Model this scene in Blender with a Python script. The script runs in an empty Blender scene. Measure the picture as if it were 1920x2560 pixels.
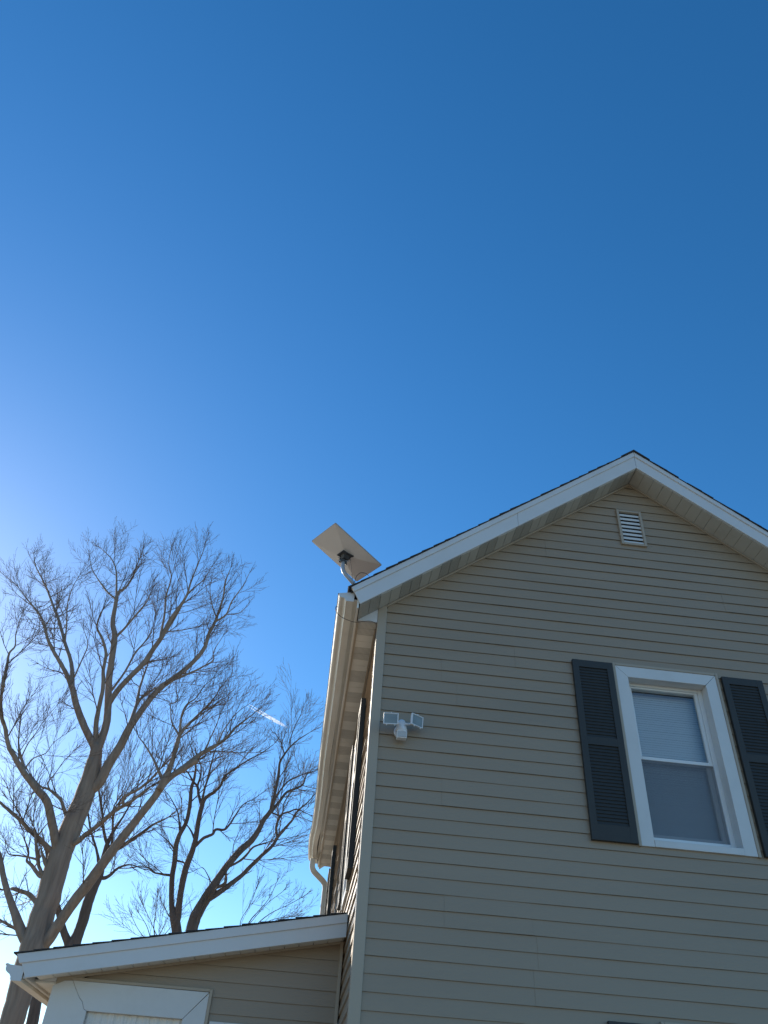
import bpy, math, random
from mathutils import Vector, Matrix
R_ = random.Random(7)
S = bpy.context.scene
COL = S.collection
rad = math.radians

# ------------------------------------------------------------------ camera
CAMP = Vector((-0.35416, -5.72, 1.6))
cam_d = bpy.data.cameras.new('camera')
cam_d.sensor_fit = 'HORIZONTAL'; cam_d.sensor_width = 36.0
cam_d.lens = 1953.0 / 1920.0 * 36.0
cam_d.clip_start = 0.05; cam_d.clip_end = 90000.0
cam = bpy.data.objects.new('camera', cam_d); COL.objects.link(cam)
# columns: the camera's right, up and back axes in world space
M3 = Matrix(((0.99239195, -0.11452617, -0.0451883),
             (-0.1085525, -0.64073977, -0.76004533),
             (0.05809114, 0.75916817, -0.64829709)))
M4 = M3.to_4x4(); M4.translation = CAMP
cam.matrix_world = M4
S.camera = cam

# ------------------------------------------------------------------ sky and sun
SUN_EL, SUN_AZ = 22.0, -33.5       # azimuth from +Y, negative = towards -X
SKY_STRENGTH, SUN_STRENGTH, EXPOSURE = 0.15, 5.0, 0.39
W = bpy.data.worlds.new('World'); S.world = W; W.use_nodes = True
wn, wl = W.node_tree.nodes, W.node_tree.links
bg = wn['Background']; bg.inputs['Strength'].default_value = SKY_STRENGTH
sky = wn.new('ShaderNodeTexSky'); sky.sky_type = 'NISHITA'
sky.sun_disc = False
sky.sun_elevation = rad(SUN_EL); sky.sun_rotation = rad(SUN_AZ)
sky.altitude = 200; sky.air_density = 1.0; sky.dust_density = 0.20; sky.ozone_density = 3.0
hs = wn.new('ShaderNodeHueSaturation'); hs.inputs['Saturation'].default_value = 1.29
wl.new(sky.outputs[0], hs.inputs['Color']); wl.new(hs.outputs[0], bg.inputs['Color'])
sd = bpy.data.lights.new('sun', 'SUN'); sd.energy = SUN_STRENGTH; sd.angle = rad(0.55); sd.color = (1.0, 0.90, 0.76)
sun = bpy.data.objects.new('sun', sd); COL.objects.link(sun)
sv = Vector((math.sin(rad(SUN_AZ)) * math.cos(rad(SUN_EL)), math.cos(rad(SUN_AZ)) * math.cos(rad(SUN_EL)), math.sin(rad(SUN_EL))))
sun.rotation_euler = sv.to_track_quat('Z', 'Y').to_euler()
sun.location = sv * 60
S.view_settings.view_transform = 'Standard'; S.view_settings.look = 'None'
S.view_settings.exposure = EXPOSURE; S.view_settings.gamma = 1.0; S.view_settings.use_curve_mapping = False

# ------------------------------------------------------------------ helpers
def tag(o, label=None, cat=None, group=None, kind=None):
    if label: o['label'] = label
    if cat: o['category'] = cat
    if group: o['group'] = group
    if kind: o['kind'] = kind
    return o

def empty(name, loc, **k):
    o = bpy.data.objects.new(name, None); o.location = loc; o.empty_display_size = 0.2
    COL.objects.link(o); return tag(o, **k)

class MB:
    """collects shapes for one mesh; T maps (u, d, z) to world"""
    def __init__(s, T=None):
        s.v = []; s.f = []; s.m = []; s.T = T; s.smooth = False
    def add(s, pts, faces, mi=0):
        b = len(s.v)
        s.v += [tuple(s.T(*p)) if s.T else tuple(p) for p in pts]
        s.f += [tuple(b + i for i in f) for f in faces]; s.m += [mi] * len(faces)
    def box(s, x0, x1, y0, y1, z0, z1, mi=0):
        p = [(x, y, z) for z in (z0, z1) for y in (y0, y1) for x in (x0, x1)]
        s.add(p, [(0, 2, 3, 1), (4, 5, 7, 6), (0, 1, 5, 4), (2, 6, 7, 3), (0, 4, 6, 2), (1, 3, 7, 5)], mi)
    def hexa(s, a, b, mi=0):
        """a and b: matching polygons"""
        n = len(a)
        s.add(list(a) + list(b), [tuple(range(n))[::-1], tuple(range(n, 2 * n))] +
              [(i, (i + 1) % n, n + (i + 1) % n, n + i) for i in range(n)], mi)
    def prism(s, poly, axis, a, b, mi=0):
        def mk(p, t):
            p = list(p); p.insert(axis, t); return tuple(p)
        s.hexa([mk(p, a) for p in poly], [mk(p, b) for p in poly], mi)
    def quad(s, *p, mi=0):
        s.add(p, [tuple(range(len(p)))], mi)
    def tube(s, pts, rr, n=8, cap=True, mi=0, sq=None):
        pts = [Vector(p) for p in pts]
        if not hasattr(rr, '__len__'): rr = [rr] * len(pts)
        t0 = (pts[1] - pts[0]).normalized()
        up = Vector((0, 0, 1)) if abs(t0.z) < 0.9 else Vector((0, 1, 0))
        nrm = (up - t0 * up.dot(t0)).normalized()
        vs = []
        for i, p in enumerate(pts):
            if i == 0: t = t0
            elif i == len(pts) - 1: t = (pts[i] - pts[i - 1]).normalized()
            else: t = ((pts[i] - pts[i - 1]).normalized() + (pts[i + 1] - pts[i]).normalized())
            if t.length < 1e-6: t = t0
            t = t.normalized()
            nrm = nrm - t * nrm.dot(t)
            nrm = nrm.normalized() if nrm.length > 1e-6 else t.orthogonal().normalized()
            bi = t.cross(nrm)
            if sq:      # rectangular section half sizes along nrm, bi
                vs += [p + nrm * (a * sq[0]) + bi * (b * sq[1]) for a, b in ((-1, -1), (1, -1), (1, 1), (-1, 1))]
            else:
                vs += [p + (nrm * math.cos(2 * math.pi * k / n) + bi * math.sin(2 * math.pi * k / n)) * rr[i] for k in range(n)]
        if sq: n = 4
        fs = []
        for i in range(len(pts) - 1):
            for k in range(n):
                k2 = (k + 1) % n
                fs.append((i * n + k, i * n + k2, (i + 1) * n + k2, (i + 1) * n + k))
        if cap:
            fs.append(tuple(range(n))[::-1]); fs.append(tuple((len(pts) - 1) * n + k for k in range(n)))
        s.add(vs, fs, mi)
    def build(s, name, mats, parent=None, smooth=False, bevel=None, label=None, fix=True):
        me = bpy.data.meshes.new(name); me.from_pydata(s.v, [], s.f)
        if not isinstance(mats, (list, tuple)): mats = [mats]
        for m in mats: me.materials.append(m)
        me.polygons.foreach_set('material_index', s.m)
        if smooth: me.polygons.foreach_set('use_smooth', [True] * len(me.polygons))
        me.update()
        if fix and len(s.f) < 20000:
            import bmesh
            bm = bmesh.new(); bm.from_mesh(me); bmesh.ops.recalc_face_normals(bm, faces=bm.faces); bm.to_mesh(me); bm.free()
        o = bpy.data.objects.new(name, me); COL.objects.link(o)
        if parent:
            o.parent = parent
            o.matrix_parent_inverse = wmat(parent).inverted()
        if bevel:
            b = o.modifiers.new('bevel', 'BEVEL'); b.width = bevel; b.segments = 2; b.limit_method = 'ANGLE'; b.angle_limit = rad(40)
        if label: o['label'] = label
        return o

def wmat(o):
    m = Matrix.Translation(o.location) @ o.rotation_euler.to_matrix().to_4x4()
    if o.parent: m = wmat(o.parent) @ o.matrix_parent_inverse @ m
    return m

# ------------------------------------------------------------------ materials
def nodes(m): return m.node_tree.nodes, m.node_tree.links
def mat(name, col, rough=0.5, var=0.08, scale=6.0, bump=0.0, bscale=60.0, metal=0.0, spec=0.5, stretch=None, dirt=None):
    m = bpy.data.materials.new(name); m.use_nodes = True
    n, l = nodes(m); b = n['Principled BSDF']
    b.inputs['Roughness'].default_value = rough; b.inputs['Metallic'].default_value = metal
    b.inputs['Specular IOR Level'].default_value = spec
    tc = n.new('ShaderNodeTexCoord'); mp = n.new('ShaderNodeMapping'); l.new(tc.outputs['Object'], mp.inputs[0])
    if stretch: mp.inputs['Scale'].default_value = stretch
    no = n.new('ShaderNodeTexNoise'); no.inputs['Scale'].default_value = scale; no.inputs['Detail'].default_value = 5
    l.new(mp.outputs[0], no.inputs['Vector'])
    mx = n.new('ShaderNodeMix'); mx.data_type = 'RGBA'
    mx.inputs[6].default_value = tuple(c * (1 - var) for c in col) + (1,)
    mx.inputs[7].default_value = tuple(min(1, c * (1 + var)) for c in col) + (1,)
    l.new(no.outputs['Fac'], mx.inputs[0])
    out = mx.outputs[2]
    if dirt:        # (colour, amount, scale): grime with blotches of its own
        n2 = n.new('ShaderNodeTexNoise'); n2.inputs['Scale'].default_value = dirt[2]; n2.inputs['Detail'].default_value = 8; n2.inputs['Roughness'].default_value = .7
        l.new(mp.outputs[0], n2.inputs['Vector'])
        rp = n.new('ShaderNodeMapRange'); rp.inputs[1].default_value = .5; rp.inputs[2].default_value = .75; rp.inputs[4].default_value = dirt[1]
        l.new(n2.outputs['Fac'], rp.inputs[0])
        m2 = n.new('ShaderNodeMix'); m2.data_type = 'RGBA'; m2.inputs[7].default_value = dirt[0] + (1,)
        l.new(rp.outputs[0], m2.inputs[0]); l.new(out, m2.inputs[6]); out = m2.outputs[2]
    l.new(out, b.inputs['Base Color'])
    if bump:
        n3 = n.new('ShaderNodeTexNoise'); n3.inputs['Scale'].default_value = bscale; n3.inputs['Detail'].default_value = 4
        l.new(mp.outputs[0], n3.inputs['Vector'])
        bp = n.new('ShaderNodeBump'); bp.inputs['Strength'].default_value = bump; bp.inputs['Distance'].default_value = 0.03 if 'bark' in name else 0.01
        l.new(n3.outputs['Fac'], bp.inputs['Height']); l.new(bp.outputs[0], b.inputs['Normal'])
    return m

def vent_mat(name, col, axis, freq):
    """pressed soffit panel with rows of punched slots"""
    m = mat(name, col, .5, .05)
    n, l = nodes(m); b = n['Principled BSDF']
    src = b.inputs['Base Color'].links[0].from_socket
    tc = n.new('ShaderNodeTexCoord'); sx = n.new('ShaderNodeSeparateXYZ'); l.new(tc.outputs['Object'], sx.inputs[0])
    mu = n.new('ShaderNodeMath'); mu.operation = 'MULTIPLY'; mu.inputs[1].default_value = freq; l.new(sx.outputs[axis], mu.inputs[0])
    fr = n.new('ShaderNodeMath'); fr.operation = 'FRACT'; l.new(mu.outputs[0], fr.inputs[0])
    gt = n.new('ShaderNodeMath'); gt.operation = 'GREATER_THAN'; gt.inputs[1].default_value = .55; l.new(fr.outputs[0], gt.inputs[0])
    mx = n.new('ShaderNodeMix'); mx.data_type = 'RGBA'; mx.inputs[7].default_value = (.06, .055, .05, 1)
    ml = n.new('ShaderNodeMath'); ml.operation = 'MULTIPLY'; ml.inputs[1].default_value = .5; l.new(gt.outputs[0], ml.inputs[0])
    l.new(ml.outputs[0], mx.inputs[0]); l.new(src, mx.inputs[6]); l.new(mx.outputs[2], b.inputs['Base Color'])
    return m

SIDE = (0.338, 0.256, 0.176)
M = {
 'siding': mat('vinyl_siding', SIDE, .42, .08, 1.6, .12, 90, stretch=(.25, .25, 1.6), dirt=((.24, .19, .135), .4, 1.2)),
 'trim': mat('siding_trim', (0.40, 0.325, 0.24), .42, .05, 3, .06, 60),
 'white': mat('white_vinyl', (0.64, 0.63, 0.61), .4, .04, 4, .05, 40, dirt=((.5, .47, .42), .3, 3.0)),
 'fascia': mat('white_aluminium_fascia', (0.64, 0.63, 0.62), .38, .04, 3, .10, 7, stretch=(1, 1, 1), dirt=((.5, .47, .42), .25, 2.2)),
 'soffit': mat('shaded_soffit', (0.52, 0.49, 0.43), .5, .06, 3, .05, 30, dirt=((.33, .29, .22), .35, 2.0)),  # same soffit as the eaves, darkened for the shaded gable
 'ventrake': vent_mat('perforated_soffit_across', (0.49, 0.46, 0.40), 1, 95),
 'soffitlit': mat('bounce_lit_soffit', (0.75, 0.73, 0.68), .5, .06, 3, .05, 30, dirt=((.45, .40, .32), .3, 2.0)),  # lighter copy of the soffit, sunlit ground bounce put into the colour
 'ventlit': vent_mat('perforated_soffit_along', (0.68, 0.66, 0.61), 0, 95),  # vented copy, lightened for the same bounce
 'gutter': mat('cream_gutter', (0.74, 0.69, 0.61), .35, .05, 4, .06, 9, dirt=((.4, .33, .25), .3, 4.0)),
 'shingle': mat('asphalt_shingle', (0.045, 0.043, 0.045), .95, .35, 60, .6, 160),
 'shutter': mat('dark_green_grey_shutter', (0.032, 0.031, 0.028), .6, .12, 5, .08, 60),
 'frame': mat('window_frame_white', (0.74, 0.74, 0.73), .35, .04, 5),
 'blind': mat('white_blind', (0.82, 0.82, 0.82), .6, .03, 5),
 'black': mat('black_plastic', (0.02, 0.02, 0.022), .55, .15, 20),
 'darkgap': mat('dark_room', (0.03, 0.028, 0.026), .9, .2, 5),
 'mount': mat('dark_grey_mount', (0.06, 0.063, 0.066), .5, .15, 30, .1, 80),
 'dish': mat('dish_white_plastic', (0.80, 0.72, 0.67), .5, .03, 8),
 'pipe': mat('grey_painted_pipe', (0.36, 0.38, 0.41), .35, .06, 20, metal=.2),
 'cable': mat('dark_brown_cable', (0.07, 0.05, 0.045), .6, .1, 30),
 'lampwhite': mat('floodlight_white', (0.72, 0.72, 0.73), .4, .04, 10, dirt=((.45, .42, .36), .3, 14.0)),
 'curtain': mat('pale_film', (0.76, 0.72, 0.66), .8, .05, 12, .2, 20, stretch=(6, 1, .6)),
 'ground': mat('dormant_lawn', (0.30, 0.25, 0.18), .95, .25, 1.4, .6, 24, dirt=((.23, .26, .14), .9, .35)),
 'bark': mat('glare_pale_bark', (0.29, 0.215, 0.16), .9, .55, 14, 1.0, 16, stretch=(1, 1, .13)),  # paler than the other bark, veiling glare put into the colour
 'barkdark': mat('dark_brown_bark', (0.14, 0.10, 0.078), .9, .55, 14, 1.0, 16, stretch=(1, 1, .13)),
 'twig': mat('twig_bark', (0.17, 0.118, 0.085), .85, .25, 20),
}
def glass_mat(name, tint=(0.92, 0.95, 0.96), refl=1.0):
    m = bpy.data.materials.new(name); m.use_nodes = True
    n, l = nodes(m); n.remove(n['Principled BSDF'])
    tr = n.new('ShaderNodeBsdfTransparent'); tr.inputs[0].default_value = tint + (1,)
    gl = n.new('ShaderNodeBsdfGlossy'); gl.inputs['Roughness'].default_value = .02
    fz = n.new('ShaderNodeFresnel'); fz.inputs[0].default_value = 1.5
    tc = n.new('ShaderNodeTexCoord'); no = n.new('ShaderNodeTexNoise'); no.inputs['Scale'].default_value = 1.3
    l.new(tc.outputs['Object'], no.inputs['Vector'])
    bp = n.new('ShaderNodeBump'); bp.inputs['Strength'].default_value = .05; l.new(no.outputs[0], bp.inputs['Height']); l.new(bp.outputs[0], gl.inputs['Normal'])
    mu = n.new('ShaderNodeMath'); mu.operation = 'MULTIPLY'; mu.inputs[1].default_value = 2.8 * refl; mu.use_clamp = True
    l.new(fz.outputs[0], mu.inputs[0])
    mx = n.new('ShaderNodeMixShader'); l.new(mu.outputs[0], mx.inputs[0]); l.new(tr.outputs[0], mx.inputs[1]); l.new(gl.outputs[0], mx.inputs[2])
    l.new(mx.outputs[0], n['Material Output'].inputs[0])
    return m
def screen_mat():
    m = bpy.data.materials.new('insect_screen'); m.use_nodes = True
    n, l = nodes(m); b = n['Principled BSDF']; b.inputs['Base Color'].default_value = (.15, .165, .19, 1); b.inputs['Roughness'].default_value = .6
    tr = n.new('ShaderNodeBsdfTransparent'); mx = n.new('ShaderNodeMixShader'); mx.inputs[0].default_value = .55
    l.new(tr.outputs[0], mx.inputs[1]); l.new(b.outputs[0], mx.inputs[2]); l.new(mx.outputs[0], n['Material Output'].inputs[0])
    return m
M['glass'] = glass_mat('window_glass'); M['screen'] = screen_mat()
M['lens'] = mat('floodlight_lens', (.24, .27, .265), .25, .25, 14)
def trail_mat():
    m = bpy.data.materials.new('ice_trail'); m.use_nodes = True
    n, l = nodes(m); n.remove(n['Principled BSDF'])
    v = n.new('ShaderNodeVolumePrincipled'); v.inputs['Color'].default_value = (.97, .98, 1, 1)
    v.inputs['Density'].default_value = .02; v.inputs['Anisotropy'].default_value = .7
    l.new(v.outputs[0], n['Material Output'].inputs['Volume'])
    return m
M['trail'] = trail_mat()

# ------------------------------------------------------------------ ground
g = MB(); N = 24; E_ = 600.0
for i in range(N + 1):
    for j in range(N + 1):
        x = (i / N * 2 - 1); y = (j / N * 2 - 1)
        g.v.append((E_ * x * abs(x), E_ * y * abs(y), 0.25 * math.sin(i * 1.3) * math.cos(j * 1.7) * min(1, abs(x) + abs(y)) - .02))
for i in range(N):
    for j in range(N):
        a = i * (N + 1) + j; g.f.append((a, a + N + 1, a + N + 2, a + 1)); g.m.append(0)
tag(g.build('ground', M['ground'], smooth=True), kind='structure')

# ------------------------------------------------------------------ house
FRONT = lambda u, d, z: (u, -d, z)
SIDEW = lambda u, d, z: (0.012 - d, u, z)
RIGHTW = lambda u, d, z: (4.988 + d, u, z)
BACKW = lambda u, d, z: (u, 7.06 + d, z)
PITCH = 0.1016; Z0 = 5.340 - 52 * PITCH
XR, ZR, SL = 2.5, 7.231, 0.75          # ridge and roof slope at the wall face
house = empty('house', (2.5, 3.5, 0), label='two-storey tan vinyl-sided house with white trim, dark shutters and a low side extension', cat='house')

def wob(u, k):      # slight waviness of thin vinyl between nails
    return .0011 * math.sin(u * 3.1 + k * 1.7) + .0008 * math.sin(u * 6.7 + k * 2.9)
def lap(mb, s1, e1, s2, e2, z1, z2, a, b, k, ex, dz, hollow):
    d1, d2 = dz(z1) + ex, dz(z2) + ex
    ws1, we1, ws2, we2 = d1 + wob(s1, k), d1 + wob(e1, k), d2 + .5 * wob(s2, k), d2 + .5 * wob(e2, k)
    zs, ze = z1, z1
    if abs(z1 - a) < 1e-4: zs, ze = z1 + .7 * wob(s1 + 2, k * 3), z1 + .7 * wob(e1 + 2, k * 3)
    e2 = max(e2, s2)
    mb.quad((s1, ws1, zs), (e1, we1, ze), (e2, we2, z2), (s2, ws2, z2))
    if abs(z1 - a) < 1e-4:
        if not hollow:
            mb.quad((s1, ws1, zs), (e1, we1, ze), (e1, -.004, ze), (s1, -.004, zs)); return
        mb.quad((s1, ws1, zs), (e1, we1, ze), (e1, we1 - .001, ze), (s1, ws1 - .001, zs))          # hemmed lip, hollow behind
        mb.quad((s1, ws1 - .001, zs), (e1, we1 - .001, ze), (e1, we1 - .001, ze + .012), (s1, ws1 - .001, zs + .012))
    if abs(z2 - b) < 1e-4:          # upper edge runs on behind the next course
        if hollow:
            mb.quad((s2, ws2, z2), (e2, we2, z2), (e2, -.013, z2 + .001), (s2, -.013, z2 + .001))
            mb.quad((s2, -.013, z2 + .001), (e2, -.013, z2 + .001), (e2, -.013, z2 + .05), (s2, -.013, z2 + .05))
        else:
            mb.quad((s2, ws2, z2), (e2, we2, z2), (e2, .001, z2 + .030), (s2, .001, z2 + .030))

def siding(T, zlo, zhi, xl, xr, holes=(), seams=(), pitch=PITCH, z0=Z0, dep=.009, hollow=True):
    """lapped courses; xl, xr: functions of z; holes (u0,u1,z0,z1); seams (u, z) where a panel overlaps"""
    mb = MB(T)
    k0 = int((zlo - z0) / pitch) - 1
    kmax = int((zhi - z0) / pitch) + 1
    for k in range(k0, kmax + 1):
        a, b = z0 + k * pitch, z0 + (k + 1) * pitch
        pair = k // 2
        cuts = sorted({max(a, zlo), min(b, zhi)} | {z for h in holes for z in h[2:] if max(a, zlo) < z < min(b, zhi)})
        su = sorted(u for u, z in seams if int(math.floor((z - z0) / pitch)) // 2 == pair)
        dz = lambda z: dep * (1 - (z - a) / pitch) + .0015
        for z1, z2 in zip(cuts, cuts[1:]):
            if z2 - z1 < 1e-4: continue
            zm = (z1 + z2) / 2
            iv = [(None, None)]
            spans = []
            hs = sorted(h for h in holes if h[2] < zm < h[3])
            cur = 'L'
            for h in hs:
                spans.append((cur, h[0])); cur = h[1]
            spans.append((cur, 'R'))
            for p, q in spans:
                p1, p2 = (xl(z1), xl(z2)) if p == 'L' else (p, p)
                q1, q2 = (xr(z1), xr(z2)) if q == 'R' else (q, q)
                br = [(p1, p2)] + [(u, u) for u in su if p1 < u < q1 and p2 < u < q2] + [(q1, q2)]
                for i, ((s1, s2), (e1, e2)) in enumerate(zip(br, br[1:])):
                    if e1 - s1 < 1e-4 and e2 - s2 < 1e-4: continue
                    ex = .0022 * (i % 2)
                    parts_ = max(1, int((max(e1, e2) - min(s1, s2)) / .3))
                    whole = (s1, s2, e1, e2)
                    for q_ in range(parts_):
                      f0, f1 = q_ / parts_, (q_ + 1) / parts_
                      s1, e1 = whole[0] + (whole[2] - whole[0]) * f0, whole[0] + (whole[2] - whole[0]) * f1
                      s2, e2 = whole[1] + (whole[3] - whole[1]) * f0, whole[1] + (whole[3] - whole[1]) * f1
                      lap(mb, s1, e1, s2, e2, z1, z2, a, b, k, ex, dz, hollow)
                    if ex:
                        for ua, ub in ((whole[0], whole[1]), (whole[2], whole[3])):
                            w1, w2 = dz(z1) + ex + wob(ua, k), dz(z2) + ex + wob(ub, k)
                            mb.quad((ua, 0, z1), (ua, w1, z1), (ub, w2, z2), (ub, 0, z2))
    return mb

def gable_l(z): return .07 if z < 5.41 else XR - (ZR - z) / SL - 0.0
def gl(z): return max(.07, XR - (ZR + .01 - z) / SL)
def gr(z): return min(4.93, XR + (ZR + .01 - z) / SL)
# window openings: casing inner edges
W1 = dict(u0=2.155, u1=2.833, z0=3.60, z1=4.95)
W2 = dict(u0=2.125, u1=2.803, z0=0.95, z1=2.345)
VT = (2.335, 2.537, 6.43, 6.82)
holes = [(W['u0'] - .06, W['u1'] + .06, W['z0'] - .0, W['z1'] + .06) for W in (W1, W2)] + [VT]
seams = [(.562, 4.93), (1.19, 5.13), (.575, 3.86), (1.205, 3.10), (1.196, 2.55), (.691, 4.55), (3.7, 5.6), (1.55, 6.3), (3.9, 3.3), (4.3, 4.4),
         (.60, 3.02), (1.23, 2.75), (3.3, 3.05), (3.2, 5.9), (4.1, 2.2), (1.0, 1.4)]
siding(FRONT, .35, 7.225, gl, gr, holes, seams).build('wall', M['siding'], house, label='front gable wall of tan lap siding in shade')
SW = [dict(u0=1.20, u1=1.66, z0=3.42, z1=4.74), dict(u0=5.6, u1=6.06, z0=3.42, z1=4.80)]
siding(SIDEW, .35, 5.24, lambda z: .05, lambda z: 6.98, [(w['u0'] - .05, w['u1'] + .05, w['z0'], w['z1'] + .05) for w in SW],
       [(2.9, 4.0), (3.9, 4.6), (3.1, 4.9), (4.3, 3.7)], hollow=False, dep=.013).build('wall', M['siding'], house, label='long side wall of tan siding raked by the sun')
siding(RIGHTW, .35, 5.24, lambda z: .07, lambda z: 6.98).build('wall', M['siding'], house)
siding(BACKW, .35, 7.225, gl, gr).build('wall', M['siding'], house)
f = MB(); f.box(.02, 4.98, .02, 7.04, -.2, .35); f.build('foundation', mat('concrete', (.32, .31, .29), .9, .2, 6, .3, 40), house)
fl = MB(); fl.box(.1, 4.9, .2, 6.9, 2.78, 2.88); fl.box(.1, 4.9, .2, 6.9, 5.26, 5.36); fl.build('floor', M['darkgap'], house)

# corner boards
for cx, sx in ((0, 1), (5.0, -1)):
    for cy, sy in ((-.02, 1), (7.08, -1)):
        c = MB()
        ax, bx = sorted((cx, cx + sx * .078)); ay, by = sorted((cy, cy + sy * .022))
        c.prism([(ax, .3), (bx, .3), (bx, ZR - SL * abs(XR - bx) - .002), (ax, ZR - SL * abs(XR - ax) - .002)], 1, ay, by)
        ax, bx = sorted((cx, cx + sx * .022)); ay, by = sorted((cy + sy * .022, cy + sy * .09))
        c.box(ax, bx, ay, by, .3, 5.225)
        c.build('corner_board', M['trim'], house, bevel=.004)

# roof -------------------------------------------------------------
YF, YB = -.25, 7.33
def slope_pt(x, off):            # z on the slope line
    return off - SL * abs(XR - x)
rf = MB()
for sgn in (-1, 1):
    xe = XR + sgn * 2.752
    rf.hexa([(xe, YF + .02, slope_pt(xe, 7.452)), (XR, YF + .02, 7.452), (XR, YF + .02, 7.42), (xe, YF + .02, slope_pt(xe, 7.42))],
            [(xe, YB - .02, slope_pt(xe, 7.452)), (XR, YB - .02, 7.452), (XR, YB - .02, 7.42), (xe, YB - .02, slope_pt(xe, 7.42))])
    ca, sa = 1 / math.hypot(1, SL), SL / math.hypot(1, SL)
    n = 27; L = 2.778 / ca; st = L / n
    for i in range(n):
        s0, s1 = i * st, min(L, (i + 1) * st + .03)
        jit = R_.uniform(-.006, .006)
        def P(s, h, y):
            x = XR + sgn * (2.778 - s * ca); z = 7.455 - SL * 2.778 + s * sa
            return (x + sgn * h * sa, y, z + h * ca)
        ya, yb = -.272 + jit, YB + .02
        q = [(s0, .002), (s1, .002), (s1, .005), (s0, (.014 if sgn < 0 else .010) + R_.uniform(-.002, .003))]
        rf.hexa([P(s, h, ya) for s, h in q], [P(s, h, yb) for s, h in q])
rc = []
for sgn in (-1, 1):
    rf.hexa([(XR, -.275, 7.466), (XR + sgn * .15, -.275, 7.466 - .15 * SL), (XR + sgn * .15, -.275, 7.476 - .15 * SL), (XR, -.275, 7.478)],
            [(XR, YB, 7.466), (XR + sgn * .15, YB, 7.466 - .15 * SL), (XR + sgn * .15, YB, 7.476 - .15 * SL), (XR, YB, 7.478)])
roof = rf.build('roof', M['shingle'], house, label='dark asphalt shingle gable roof with stepped edge')

# rake fascia: lower board and upper band, on both gables
for face, (ya, yb, yc) in (('f', (YF, YF + .018, YF - .012)), ('b', (YB - .018, YB, YB + .012))):
    for sgn in (-1, 1):
        b1 = MB()
        def rp(x, off): return (XR + sgn * x, slope_pt(XR + sgn * x, off))
        lo, mi_, hi = 7.239, 7.397, 7.455
        xl0, xlm, xl1 = 2.668, 2.727, 2.757
        seg = [0.001, 1.27, xl0] if sgn < 0 else [0.001, 1.45, xl0]
        for k, (p, q) in enumerate(zip(seg, seg[1:])):
            gp = .0012
            q2 = xlm if k == 1 else q
            b1.prism([rp(p + gp * k, lo), rp(q, lo), rp(q2, mi_), rp(p + gp * k, mi_)], 1, ya + .001 * k, yb)
        b1.build('rake_fascia', M['fascia'], house, bevel=.003)
        b2 = MB()
        yy = sorted((yc, ya if face == 'f' else yb))
        b2.prism([rp(.001, mi_ - .004), rp(xlm, mi_ - .004), rp(xl1, hi), rp(.001, hi)], 1, yc, yb if face == 'f' else ya)
        b2.build('rake_trim', M['fascia'], house, bevel=.003)

# rake soffits (tongue panels with grooves)
def rake_soffit(sgn, y0, y1, vented):
    mb = MB()
    ca = 1 / math.hypot(1, SL); w = .108 * ca
    x = 2.67; i = 0
    while x > .0:
        xa, xb = x, max(0.0, x - w)
        v = 1 if (vented and ((i // 2) % 2 == 0) and i > 0) or (vented and i == 0) else 0
        gap = .0035
        A_, B_ = XR + sgn * xa, XR + sgn * (xb + gap)
        za, zb = slope_pt(A_, ZR), slope_pt(B_, ZR)
        mb.hexa([(A_, y0, za), (B_, y0, zb), (B_, y1, zb), (A_, y1, za)], [(A_, y0, za + .012), (B_, y0, zb + .012), (B_, y1, zb + .012), (A_, y1, za + .012)], v)
        x -= w; i += 1
    xe = XR + sgn * 2.67
    mb.hexa([(xe, y0, slope_pt(xe, ZR + .013)), (XR, y0, ZR + .013), (XR, y1, ZR + .013), (xe, y1, slope_pt(xe, ZR + .013))],
            [(xe, y0, slope_pt(xe, ZR + .02)), (XR, y0, ZR + .02), (XR, y1, ZR + .02), (xe, y1, slope_pt(xe, ZR + .02))], 0)
    return mb.build('soffit', [M['soffit'], M['ventrake']], house)
rake_soffit(-1, YF + .018, -.004, True); rake_soffit(1, YF + .018, -.004, False)
rake_soffit(-1, 7.09, YB - .02, False); rake_soffit(1, 7.09, YB - .02, False)
# trim strip where the gable siding meets the soffit
for sgn in (-1, 1):
    t = MB(FRONT)
    xa = 2.424
    t.hexa([(XR, .0, 7.228), (XR + sgn * xa, .0, 7.228 - SL * xa), (XR + sgn * xa, .0, 7.207 - SL * xa), (XR, .0, 7.207)],
           [(XR, .024, 7.228), (XR + sgn * xa, .024, 7.228 - SL * xa), (XR + sgn * xa, .024, 7.207 - SL * xa), (XR, .024, 7.207)])
    t.build('soffit_trim', M['trim'], house, bevel=.003)

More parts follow.
